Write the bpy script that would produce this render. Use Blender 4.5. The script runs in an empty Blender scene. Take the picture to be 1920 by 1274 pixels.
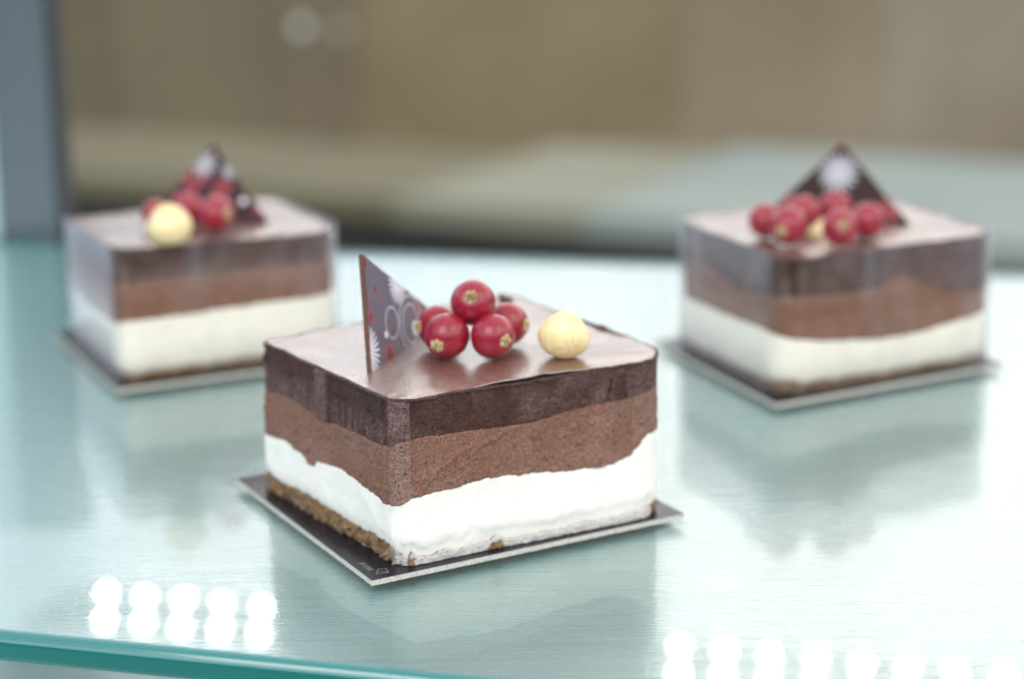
import bpy, math, random
import numpy as np
from mathutils import Vector, Matrix

S = bpy.context.scene
COL = S.collection
random.seed(7)

# ------------------------------------------------------------------ camera
F_PX = 3700.0            # focal length in pixels of a 1920 px wide frame
PITCH = math.radians(14.196)
ROLL = math.radians(-0.737)
CAM_H = 0.17443
cam_d = bpy.data.cameras.new('camera')
cam = bpy.data.objects.new('camera', cam_d)
COL.objects.link(cam)
cam_d.sensor_width = 36.0
cam_d.lens = 36.0 * F_PX / 1920.0
cam_d.clip_start = 0.02
cam_d.clip_end = 100
cam.matrix_world = (Matrix.Translation((0, 0, CAM_H)) @ Matrix.Rotation(math.pi / 2 - PITCH, 4, 'X')
                    @ Matrix.Rotation(ROLL, 4, 'Z'))
cam_d.dof.use_dof = True
cam_d.dof.focus_distance = 0.468
cam_d.dof.aperture_fstop = 6.9
S.camera = cam

# ------------------------------------------------------------------ world
W = bpy.data.worlds.new('World')
S.world = W
W.use_nodes = True
wt = W.node_tree
wt.nodes.clear()
def wn(t, **k):
    n = wt.nodes.new(t)
    for a, b in k.items(): setattr(n, a, b)
    return n
w_out = wn('ShaderNodeOutputWorld'); w_bg = wn('ShaderNodeBackground')
w_tc = wn('ShaderNodeTexCoord'); w_sep = wn('ShaderNodeSeparateXYZ')
w_r = wn('ShaderNodeValToRGB'); w_no = wn('ShaderNodeTexNoise')
wt.links.new(w_tc.outputs['Generated'], w_sep.inputs[0])
w_map = wn('ShaderNodeMapRange')
w_map.inputs['From Min'].default_value = -0.2
w_map.inputs['From Max'].default_value = 1.0
w_no.inputs['Scale'].default_value = 3.0
w_no.inputs['Detail'].default_value = 3.0
wt.links.new(w_tc.outputs['Generated'], w_no.inputs['Vector'])
w_add = wn('ShaderNodeMath', operation='MULTIPLY_ADD')
w_add.inputs[1].default_value = 0.10
wt.links.new(w_no.outputs['Fac'], w_add.inputs[0])
wt.links.new(w_sep.outputs['Z'], w_add.inputs[2])
wt.links.new(w_add.outputs[0], w_map.inputs['Value'])
wt.links.new(w_map.outputs[0], w_r.inputs['Fac'])
WORLD_STOPS = [(0.0, (.05, .07, .07)), (0.24, (.09, .12, .12)), (0.30, (.18, .24, .25)), (0.345, (.24, .42, .46)), (0.385, (.98, .98, 1.03)),
               (0.48, (1.46, 1.40, 1.37)), (0.62, (1.25, 1.21, 1.17)), (0.75, (.75, .75, .74)), (1.0, (.70, .70, .70))]
el = w_r.color_ramp.elements
while len(el) < len(WORLD_STOPS): el.new(0.5)
for e, (p, c) in zip(el, WORLD_STOPS):
    e.position = p
for e, (p, c) in zip(w_r.color_ramp.elements, WORLD_STOPS):
    e.position = p; e.color = (*c, 1)
# the room is a little dimmer and bluer towards the left
w_mx = wn('ShaderNodeMapRange'); w_mx.inputs['From Min'].default_value = -0.32; w_mx.inputs['From Max'].default_value = 0.12
wt.links.new(w_sep.outputs['X'], w_mx.inputs['Value'])
w_tint = wn('ShaderNodeValToRGB')
w_tint.color_ramp.elements[0].color = (.68, .77, .85, 1); w_tint.color_ramp.elements[1].color = (1, 1, 1, 1)
wt.links.new(w_mx.outputs[0], w_tint.inputs['Fac'])
w_mul = wn('ShaderNodeMix', data_type='RGBA', blend_type='MULTIPLY'); w_mul.inputs[0].default_value = 1.0
wt.links.new(w_r.outputs['Color'], w_mul.inputs[6]); wt.links.new(w_tint.outputs['Color'], w_mul.inputs[7])
wt.links.new(w_mul.outputs[2], w_bg.inputs['Color'])
w_bg.inputs['Strength'].default_value = 1.55
wt.links.new(w_bg.outputs[0], w_out.inputs[0])

def area(name, loc, target, size, power, color=(1, 1, 1), size_y=None):
    d = bpy.data.lights.new(name, 'AREA')
    d.energy = power; d.color = color; d.size = size
    if size_y: d.shape = 'RECTANGLE'; d.size_y = size_y
    o = bpy.data.objects.new(name, d); COL.objects.link(o)
    o.location = loc
    o.rotation_euler = (Vector(target) - Vector(loc)).to_track_quat('-Z', 'Y').to_euler()
    return o
area('front_softbox', (-0.5, -0.5, 1.0), (0, .55, 0), 0.9, 9.5, (1, .975, .935))  # softbox added above the front to brighten the cake faces
area('soft_case_light', (0.7, -0.1, .9), (0, .55, 0), 0.6, 2.5, (1, .97, .93))

vs = S.view_settings
vs.view_transform = 'Standard'; vs.look = 'None'; vs.gamma = 1.0; vs.exposure = 0.0
vs.use_curve_mapping = False
S.render.engine = 'CYCLES'
S.cycles.use_denoising = True
S.cycles.max_bounces = 10
S.cycles.transparent_max_bounces = 16
S.cycles.sample_clamp_indirect = 6.0

# ------------------------------------------------------------------ helpers
def unp(px, z=None, depth=None):
    """place a measured point: the ray of a photo pixel, met at height z or at view depth"""
    X = px[0] - 960; Y = px[1] - 637
    c, s = math.cos(-ROLL), math.sin(-ROLL)
    x = X * c - Y * s; y = X * s + Y * c
    cp, sp = math.cos(PITCH), math.sin(PITCH)
    d = Vector((x / F_PX, cp - y / F_PX * sp, -sp - y / F_PX * cp))
    t = depth if depth is not None else (z - CAM_H) / d.z
    return Vector((0, 0, CAM_H)) + d * t
def depth_of(p):
    return (p.y * math.cos(PITCH) - (p.z - CAM_H) * math.sin(PITCH))

def hash3(i, j, k, seed):
    n = (i * 73856093) ^ (j * 19349663) ^ (k * 83492791) ^ (seed * 2654435761 & 0x7fffffff)
    n = (n ^ (n >> 13)) & 0x7fffffff
    n = (n * 1274126177) & 0x7fffffff
    n = (n ^ (n >> 16)) & 0xffff
    return n / 65535.0
def vnoise(P, scale, seed=0):
    Q = np.asarray(P, float) * scale
    I = np.floor(Q).astype(np.int64); Fr = Q - I
    Fr = Fr * Fr * (3 - 2 * Fr)
    r = 0
    for a in (0, 1):
        for b in (0, 1):
            for c in (0, 1):
                w = (Fr[..., 0] if a else 1 - Fr[..., 0]) * (Fr[..., 1] if b else 1 - Fr[..., 1]) * (Fr[..., 2] if c else 1 - Fr[..., 2])
                r = r + w * hash3(I[..., 0] + a, I[..., 1] + b, I[..., 2] + c, seed)
    return r * 2 - 1
def fbm(P, scale, seed=0, octs=4, gain=.5):
    r = 0; a = 1.0; t = 0
    for o in range(octs):
        r = r + a * vnoise(P, scale * 2 ** o, seed + o * 17); t += a; a *= gain
    return r / t

def mesh_obj(name, V, Fc, mat, parent=None, smooth=True, mats=None, midx=None):
    me = bpy.data.meshes.new(name)
    me.from_pydata([tuple(v) for v in V], [], [tuple(f) for f in Fc])
    me.validate()
    for m in (mats or [mat]): me.materials.append(m)
    if midx is not None: me.polygons.foreach_set('material_index', midx)
    me.polygons.foreach_set('use_smooth', [smooth] * len(me.polygons))
    me.update()
    o = bpy.data.objects.new(name, me); COL.objects.link(o)
    if parent: o.parent = parent
    return o
def quads(nr, nc, off=0, close=True):
    """faces of a grid nr rows x nc columns (closed round the columns)"""
    r = np.arange(nr - 1)[:, None]; c = np.arange(nc if close else nc - 1)[None, :]
    c2 = (c + 1) % nc
    f = np.stack([r * nc + c, r * nc + c2, (r + 1) * nc + c2, (r + 1) * nc + c], -1).reshape(-1, 4) + off
    return f.tolist()
def attr(o, name, vals):
    a = o.data.attributes.new(name, 'FLOAT', 'POINT')
    a.data.foreach_set('value', np.asarray(vals, dtype=np.float32))
def thing(name, label, cat, loc=(0, 0, 0), group=None):
    o = bpy.data.objects.new(name, None); COL.objects.link(o)
    o.empty_display_size = .01
    o.location = loc
    return tag(o, label, cat, group)
def tag(o, label=None, cat=None, group=None, kind=None):
    if label: o['label'] = label
    if cat: o['category'] = cat
    if group: o['group'] = group
    if kind: o['kind'] = kind
    return o
def box(x0, x1, y0, y1, z0, z1):
    V = [(x, y, z) for z in (z0, z1) for y in (y0, y1) for x in (x0, x1)]
    Fc = [(0, 2, 3, 1), (4, 5, 7, 6), (0, 1, 5, 4), (2, 6, 7, 3), (0, 4, 6, 2), (1, 3, 7, 5)]
    return V, Fc
def bevel(o, w, seg=2):
    m = o.modifiers.new('bevel', 'BEVEL'); m.width = w; m.segments = seg; m.limit_method = 'ANGLE'

class NT:
    def __init__(self, name):
        self.m = bpy.data.materials.new(name); self.m.use_nodes = True
        self.t = self.m.node_tree; self.t.nodes.clear()
        self.out = self.t.nodes.new('ShaderNodeOutputMaterial')
    def n(self, t, ins=None, **k):
        n = self.t.nodes.new(t)
        for a, b in k.items(): setattr(n, a, b)
        for a, b in (ins or {}).items():
            if isinstance(b, bpy.types.NodeSocket): self.t.links.new(b, n.inputs[a])
            else: n.inputs[a].default_value = b
        return n
    def link(self, a, b): self.t.links.new(a, b)
    def math(self, op, a, b=0.0, c=0.0, clamp=False):
        n = self.n('ShaderNodeMath', {0: a, 1: b, 2: c}, operation=op); n.use_clamp = clamp
        return n.outputs[0]
    def ramp(self, fac, stops, interp='LINEAR'):
        r = self.n('ShaderNodeValToRGB', {'Fac': fac}); cr = r.color_ramp; cr.interpolation = interp
        while len(cr.elements) < len(stops): cr.elements.new(.5)
        for e, (p, c) in zip(cr.elements, stops): e.position = p
        for e, (p, c) in zip(cr.elements, stops):
            e.color = (*c, 1) if isinstance(c, tuple) else (c, c, c, 1)
        return r.outputs['Color']
    def mix(self, f, a, b):
        n = self.n('ShaderNodeMix', data_type='RGBA')
        for s, v in ((n.inputs[0], f), (n.inputs[6], a), (n.inputs[7], b)):
            if isinstance(v, bpy.types.NodeSocket): self.t.links.new(v, s)
            elif isinstance(v, tuple): s.default_value = (*v, 1)
            else: s.default_value = v
        return n.outputs[2]
    def noise(self, scale, detail=4, rough=.5, vec=None, dist=0):
        n = self.n('ShaderNodeTexNoise', {'Scale': scale, 'Detail': detail, 'Roughness': rough, 'Distortion': dist})
        self.link(vec if vec is not None else self.obj(), n.inputs['Vector'])
        return n.outputs['Fac']
    def obj(self):
        if not hasattr(self, '_tc'): self._tc = self.n('ShaderNodeTexCoord')
        return self._tc.outputs['Object']
    def scaled(self, sc):
        return self.n('ShaderNodeMapping', {'Vector': self.obj(), 'Scale': sc}).outputs[0]
    def bump(self, h, strength=.5, dist=.001, normal=None):
        n = self.n('ShaderNodeBump', {'Height': h, 'Strength': strength, 'Distance': dist})
        if normal is not None: self.link(normal, n.inputs['Normal'])
        return n.outputs[0]
    def bsdf(self, **k):
        b = self.n('ShaderNodeBsdfPrincipled')
        for a, v in k.items():
            a = a.replace('_', ' ')
            if isinstance(v, bpy.types.NodeSocket): self.link(v, b.inputs[a])
            elif isinstance(v, tuple) and len(v) == 3 and b.inputs[a].type == 'RGBA': b.inputs[a].default_value = (*v, 1)
            else: b.inputs[a].default_value = v
        self.link(b.outputs[0], self.out.inputs['Surface'])
        return b

def plain(name, col, rough=.5, **k):
    t = NT(name); t.bsdf(Base_Color=col, Roughness=rough, **k); return t.m

# ------------------------------------------------------------------ food materials
def mousse_mat(name, c1, c2, frostc, GRN=.62, holes=.6, grain=1.0, hole_col=(.05, .025, .02), frost_amt=.6):
    t = NT(name)
    fr = t.n('ShaderNodeAttribute', attribute_name='frost').outputs['Fac']
    big = t.noise(160, 4, .6)
    fine = t.noise(2600, 3, .6)
    med = t.noise(900, 5, .65)
    base = t.mix(t.ramp(big, [(.35, 0.), (.65, 1.)]), c1, c2)
    # icy bloom: blotches and fine crystals
    blot = t.ramp(t.noise(420, 5, .7), [(.42, 0.), (.62, 1.)])
    f = t.math('MULTIPLY', fr, t.math('MULTIPLY_ADD', blot, .55, .35), clamp=True)
    base = t.mix(t.math('MULTIPLY', f, frost_amt), base, frostc)
    cry = t.ramp(fine, [(.60, 0.), (.74, 1.)])
    base = t.mix(t.math('MULTIPLY', cry, t.math('MULTIPLY_ADD', fr, .45, .22)), base, tuple(min(1, x * 1.25 + .12) for x in frostc))
    gr = t.noise(1700, 4, .75)
    base = t.mix(GRN, base, t.mix(t.ramp(gr, [(.36, 0.), (.62, 1.)]), (0, 0, 0), base))  # darker pores in the colour, where flat light leaves the bumps unshaded
    # tiny air pits
    vo = t.n('ShaderNodeTexVoronoi', {'Scale': 620.0, 'Randomness': 1.0}); t.link(t.obj(), vo.inputs['Vector'])
    pit = t.math('MULTIPLY', t.ramp(vo.outputs['Distance'], [(.10, 1.), (.24, 0.)]), t.ramp(t.noise(260, 2), [(.50, 0.), (.60, 1.)]))
    base = t.mix(t.math('MULTIPLY', pit, holes), base, hole_col)
    h = t.math('ADD', t.math('MULTIPLY', med, .7), t.math('MULTIPLY', fine, .4))
    h = t.math('SUBTRACT', h, t.math('MULTIPLY', pit, .8))
    t.bsdf(Base_Color=base, Roughness=.62, Normal=t.bump(h, .75 * grain, .00045), Subsurface_Weight=.05,
           Subsurface_Radius=(.003, .0015, .001), Subsurface_Scale=.3, Specular_IOR_Level=.35)
    return t.m
M = {}
M['dark'] = mousse_mat('dark_mousse', (.110, .042, .028), (.064, .027, .023), (.36, .22, .225), holes=.7, grain=2.2, frost_amt=.75)
M['milk'] = mousse_mat('milk_mousse', (.350, .170, .120), (.290, .140, .098), (.46, .31, .27), holes=.7, grain=1.6, hole_col=(.08, .035, .02))
M['white'] = mousse_mat('white_mousse', (.90, .885, .84), (.87, .855, .80), (.80, .79, .78), holes=.02, GRN=.02, grain=.28, hole_col=(.6, .56, .48), frost_amt=.3)

def biscuit_mat():
    t = NT('cocoa_biscuit')
    fr = t.n('ShaderNodeAttribute', attribute_name='frost').outputs['Fac']
    n1 = t.noise(520, 6, .7); n2 = t.noise(1700, 4, .6)
    c = t.ramp(n1, [(.33, (.06, .030, .014)), (.46, (.24, .14, .07)), (.58, (.40, .25, .12)), (.75, (.56, .42, .27))])
    c = t.mix(t.ramp(t.noise(230, 3), [(.5, 0.), (.7, .5)]), c, (.20, .17, .16))
    c = t.mix(t.math('MULTIPLY', fr, t.ramp(n2, [(.25, .6), (.55, 1.)])), c, (.74, .72, .71))
    t.bsdf(Base_Color=c, Roughness=.75, Normal=t.bump(t.math('ADD', n1, t.math('MULTIPLY', n2, .5)), 1.0, .0012))
    return t.m
M['biscuit'] = biscuit_mat()

def glaze_mat():
    t = NT('frosted_cocoa_glaze')
    n = t.noise(3600, 2, .8); m = t.noise(700, 4, .6); b = t.noise(60, 3); mid = t.noise(150, 5, .7)
    c = t.mix(t.ramp(b, [(.4, 0.), (.65, 1.)]), (.150, .055, .026), (.120, .044, .024))
    patch = t.ramp(mid, [(.40, .42), (.62, .60)])
    c = t.mix(t.math('MULTIPLY', t.ramp(n, [(.54, 0.), (.62, 1.)]), patch), c, (.56, .44, .45))  # pale frost grains, whitened further to put some sheen into the colour
    bm = t.bump(t.math('ADD', t.math('MULTIPLY', n, .55), t.math('MULTIPLY', m, .5)), .38, .00020)
    t.bsdf(Base_Color=c, Roughness=.5, IOR=1.5, Normal=bm, Coat_Weight=1.0, Coat_Roughness=.27, Coat_IOR=2.8, Coat_Normal=bm)
    return t.m
M['glaze'] = glaze_mat()

def berry_mat():
    t = NT('redcurrant_skin')
    geo = t.n('ShaderNodeNewGeometry')
    n = t.noise(300, 4, .6); s = t.noise(2600, 3, .6)
    c = t.mix(t.ramp(n, [(.35, 0.), (.7, 1.)]), (.35, .0012, .024), (.23, .001, .018))
    sep = t.n('ShaderNodeSeparateXYZ', {0: t.obj()})
    ph = t.n('ShaderNodeAttribute', attribute_name='meridian').outputs['Fac']
    vein = t.math('POWER', t.math('ABSOLUTE', t.math('SINE', ph)), 10.0)
    c = t.mix(t.math('MULTIPLY', vein, .12), c, (.62, .05, .09))
    bloom = t.math('MULTIPLY', t.ramp(s, [(.5, .2), (.72, 1.)]), t.ramp(n, [(.35, .1), (.65, .32)]))
    c = t.mix(t.math('MULTIPLY', bloom, .22), c, (.62, .20, .27))
    t.bsdf(Base_Color=c, Roughness=.38, Subsurface_Weight=.25, Subsurface_Radius=(.004, .0006, .0006), Subsurface_Scale=.5,
           Coat_Weight=.5, Coat_Roughness=.14, Sheen_Weight=.05, Sheen_Roughness=.35, Normal=t.bump(s, .12, .0002))
    return t.m
M['berry'] = berry_mat()
def calyx_mat():
    t = NT('dry_calyx'); n = t.noise(1500, 4, .7)
    c = t.ramp(n, [(.35, (.30, .20, .09)), (.48, (.62, .48, .27)), (.66, (.80, .66, .44))])
    t.bsdf(Base_Color=c, Roughness=.7, Normal=t.bump(n, 1, .0006)); return t.m
M['calyx'] = calyx_mat()
def nut_mat():
    t = NT('blanched_hazelnut')
    n = t.noise(1, 4, .6, vec=t.scaled((380, 380, 150)), dist=1.4)
    m = t.noise(260, 4)
    c = t.ramp(n, [(.36, (.87, .62, .27)), (.48, (.90, .71, .36)), (.60, (.91, .77, .45))])
    c = t.mix(t.ramp(m, [(.45, 0.), (.65, .55)]), c, (.93, .83, .56))
    t.bsdf(Base_Color=c, Roughness=.5, Subsurface_Weight=.2, Subsurface_Radius=(.004, .003, .001), Subsurface_Scale=.5,
           Normal=t.bump(n, .45, .0006))
    return t.m
M['nut'] = nut_mat()
M['choc_edge'] = plain('chocolate_edge', (.12, .048, .028), .5)

def transfer_mat(name, bursts, rings, dots, reds, tint=(.045, .030, .042), coat=.5, bc=.82):
    """printed cocoa-butter transfer in the plate's own x,z plane (metres)"""
    t = NT(name)
    sep = t.n('ShaderNodeSeparateXYZ', {0: t.obj()})
    X, Z = sep.outputs['X'], sep.outputs['Z']
    n = t.noise(1200, 3)
    c = t.mix(t.ramp(n, [(.4, 0.), (.7, 1.)]), tint, tuple(x * 1.7 for x in tint))
    def pol(cx, cz):
        dx = t.math('SUBTRACT', X, cx); dz = t.math('SUBTRACT', Z, cz)
        r = t.math('SQRT', t.math('ADD', t.math('MULTIPLY', dx, dx), t.math('MULTIPLY', dz, dz)))
        return r, t.math('ARCTAN2', dz, dx)
    def step(v, e, w):     # 1 where v<e
        mr = t.n('ShaderNodeMapRange', {'Value': v, 'From Min': e - w, 'From Max': e + w, 'To Min': 1.0, 'To Max': 0.0})
        return mr.outputs[0]
    for cx, cz, R in reds:
        r, _ = pol(cx, cz)
        rn = t.math('MULTIPLY_ADD', t.noise(420, 3), .004, r)
        c = t.mix(t.math('MULTIPLY', step(rn, R + .002, .0007), .85), c, (.42, .07, .08))
        c = t.mix(step(rn, R * .55 + .002, .0004), c, (.16, .035, .05))
    for cx, cz, R, w in rings:
        r, _ = pol(cx, cz)
        band = step(t.math('ABSOLUTE', t.math('SUBTRACT', r, R)), w, .00012)
        c = t.mix(t.math('MULTIPLY', band, .85), c, (.50, .50, .58))
    for cx, cz, R in dots:
        r, _ = pol(cx, cz)
        c = t.mix(step(r, R, .0001), c, (.82, .82, .84))
    for cx, cz, R, k in bursts:
        r, a = pol(cx, cz)
        s = t.math('ABSOLUTE', t.math('SINE', t.math('MULTIPLY', a, k)))
        lim = t.math('MULTIPLY_ADD', t.math('POWER', s, 1.0), R * .72, R * .26)
        d = t.math('SUBTRACT', r, lim)
        c = t.mix(step(d, 0, .0002), c, (bc, bc, bc * 1.1))
    t.bsdf(Base_Color=c, Roughness=.40, Coat_Weight=coat, Specular_IOR_Level=coat, Coat_Roughness=.35, Normal=t.bump(n, .1, .0002))
    return t.m

# ------------------------------------------------------------------ the cake
CORN = [(-1, -1), (1, -1), (1, 1), (-1, 1)]   # F R B L
def perimeter(rad, N):
    """rad: per corner ('c'|'r', size in unit coords); returns N points (a,b) round the footprint"""
    pts = []
    for i, (a, b) in enumerate(CORN):
        kind, r = rad[i]
        prev = Vector(CORN[i - 1]) - Vector((a, b)); nxt = Vector(CORN[(i + 1) % 4]) - Vector((a, b))
        prev.normalize(); nxt.normalize()
        p0 = Vector((a, b)) + prev * r; p1 = Vector((a, b)) + nxt * r
        cc = Vector((a, b)) + prev * r + nxt * r
        for k in range(13):
            f = k / 12
            if kind == 'c':
                q = p0.lerp(p1, f)
                bow = Vector((a, b)) - (p0 + p1) / 2
                q = q + bow * (.22 * math.sin(math.pi * f))
            else:
                an = f * math.pi / 2
                q = cc - nxt * r * math.cos(an) - prev * r * math.sin(an)
            pts.append((q.x, q.y))
    P = np.array(pts + [pts[0]])
    L = np.concatenate([[0], np.cumsum(np.hypot(*(P[1:] - P[:-1]).T))])
    s = np.linspace(0, L[-1], N, endpoint=False)
    return np.stack([np.interp(s, L, P[:, 0]), np.interp(s, L, P[:, 1])], -1)
def u_of(ab):
    a, b = ab[:, 0], ab[:, 1]
    m = np.maximum(abs(a), abs(b)); a = a / m; b = b / m
    u = np.where(b <= -1 + 1e-9, (a + 1) / 2, np.where(a >= 1 - 1e-9, 1 + (b + 1) / 2, np.where(b >= 1 - 1e-9, 2 + (1 - a) / 2, 3 + (1 - b) / 2)))
    return u % 4
def bil(Q, ab):
    a = (ab[..., 0:1] + 1) / 2; b = (ab[..., 1:2] + 1) / 2
    F, R, B, L = [np.array(q)[None] for q in Q]
    return (F * (1 - a) + R * a) * (1 - b) + (L * (1 - a) + B * a) * b

def make_cake(label, bot, top, rad, curves, seed, N, rows, feat=None, glaze_curve=0.0):
    """bot/top: four corners F,R,B,L; curves: three [(u, fraction)...] lists for the layer seams"""
    org = Vector((sum(q[0] for q in bot) / 4, sum(q[1] for q in bot) / 4, bot[0][2]))
    root = thing('layered_mousse_cake', label, 'cake', org, 'mousse cakes on the glass shelf')
    O = np.array(org)
    Bq = [np.array(q) - O for q in bot]; Tq = [np.array(q) - O for q in top]
    ab = perimeter(rad, N); u = u_of(ab)
    Pb = bil(Bq, ab); Pt = bil(Tq, ab)
    nx = np.roll(Pb, -1, 0) - np.roll(Pb, 1, 0)
    nrm = np.stack([nx[:, 1], -nx[:, 0], np.zeros(N)], -1); nrm /= np.linalg.norm(nrm, axis=1)[:, None]
    seams = [np.zeros(N)]
    for k, cv in enumerate(curves):
        uu = [c[0] for c in cv]; ff = [c[1] for c in cv]
        base = np.interp(u, uu, ff, period=4)
        amp = (.022, .011, .009)[k]
        nz = fbm(Pb, 260, seed + k * 5, 4, .6) * amp + fbm(Pb, 1200, seed + 50 + k, 3, .6) * amp * .45
        seams.append(base + nz)
    seams.append(np.ones(N) * .982)
    names = ['biscuit_base', 'white_mousse', 'milk_chocolate_mousse', 'dark_chocolate_mousse']
    mats = [M['biscuit'], M['white'], M['milk'], M['dark']]
    for k in range(4):
        lo, hi = seams[k], np.maximum(seams[k + 1], seams[k] + .004)
        n = rows[k]
        h = lo[None] + (hi - lo)[None] * np.linspace(0, 1, n)[:, None]
        P = Pb[None] * (1 - h[..., None]) + Pt[None] * h[..., None]
        d = fbm(P + 3, 90, seed + 9, 3) * .0005
        if k == 0:
            d = d - .0005 + fbm(P, 300, seed + 2, 5, .75) * .0020 + fbm(P, 1400, seed + 7, 3, .7) * .0006
        elif k == 1:
            d = d + fbm(P, 150, seed + 3, 3, .5) * .0004 + fbm(P, 900, seed + 4, 3) * .00006
            tt = np.clip((h - lo) / .10, 0, 1); d = d - (1 - tt) ** 2 * .0007
        else:
            g = fbm(P, 320, seed + 6, 4, .65)
            d = d + np.where(g > .12, (g - .12) * .0013, 0) + fbm(P, 1500, seed + 8 + k, 3, .7) * .00024
            # smeared scars where the mould film was pulled off
            sc = fbm(P * np.array([1, 1, 1.4]), 75, seed + 12, 3)
            d = d + np.where(abs(sc) < .05, -(.05 - abs(sc)) * .006, 0) * (fbm(P, 40, seed + 77, 2) > -.1)
        fr = np.clip(fbm(P, 110, seed + 20 + k, 4) * 1.6 + .25, 0, 1)
        if feat: d, fr = feat(k, u, h, d, fr, P, seed)
        eps = np.zeros(n); eps[0] = eps[-1] = 1
        d = d - eps[:, None] * .00012
        P = P + nrm[None] * d[..., None]
        V = P.reshape(-1, 3)
        # close underneath and on top by shrinking rings towards the middle
        cz = V[:N].mean(0); ct = V[-N:].mean(0)
        low = V[:N] * .8 + cz * .2; low[:, 2] = V[:N, 2]
        hig = V[-N:] * .8 + ct * .2; hig[:, 2] = V[-N:, 2]
        VV = np.concatenate([low, V, hig, [cz], [ct]])
        Fc = quads(n + 2, N)
        c0 = (n + 2) * N
        Fc += [(c0, (j + 1) % N, j) for j in range(N)]
        Fc += [(c0 + 1, (n + 1) * N + j, (n + 1) * N + (j + 1) % N) for j in range(N)]
        o = mesh_obj(names[k], VV, Fc, mats[k], root)
        frf = fr.reshape(-1)
        attr(o, 'frost', np.concatenate([frf[:N], frf, frf[-N:], [0, 0]]))
    # frosted glaze sheet on top with a ragged rim
    rings = np.concatenate([np.linspace(.04, .9, 26), np.linspace(.915, 1.0, 9)])
    rows_ = []
    for s in rings:
        q = bil(Tq, ab * s)
        w = s ** 10
        q[:, 2] += fbm(q + 1, 55, seed + 31, 3) * .0005 + fbm(q, 420, seed + 32, 3) * .00007 * (1 + 2 * w)
        q[:, 2] += glaze_curve * (1 - s ** 2) * .001
        q[:, 2] -= .0003 * w * (1 + fbm(q, 200, seed + 38, 2))
        if s == 1.0:
            q += nrm * (fbm(q, 380, seed + 33, 4, .65) * .0006 + .00035)[:, None]
        rows_.append(q)
    last = rows_[-1].copy(); last[:, 2] -= (.0007 + .0009 * np.clip(fbm(last, 240, seed + 34, 3, .6), 0, 1)); last -= nrm * .0001
    rows_.append(last)
    inn = last.copy() * .9; inn[:, 2] = last[:, 2] ; rows_.append(inn)
    V = np.concatenate(rows_); nr = len(rows_)
    V = np.concatenate([V, [rows_[0].mean(0)], [inn.mean(0)]])
    Fc = [tuple(f) for f in quads(nr, N)]
    Fc = [f[::-1] for f in Fc]
    c0 = nr * N
    Fc += [(c0, j, (j + 1) % N) for j in range(N)]
    Fc += [(c0 + 1, (nr - 1) * N + (j + 1) % N, (nr - 1) * N + j) for j in range(N)]
    mi = [0 if f < (nr - 4) * N else 1 for f in range((nr - 1) * N)] + [0] * N + [1] * N
    g = mesh_obj('cocoa_glaze', V, Fc, None, root, mats=[M['glaze'], M['dark']], midx=mi)
    attr(g, 'frost', np.full(len(V), .35))
    return root, (Bq, Tq, O, ab, nrm)

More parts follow.
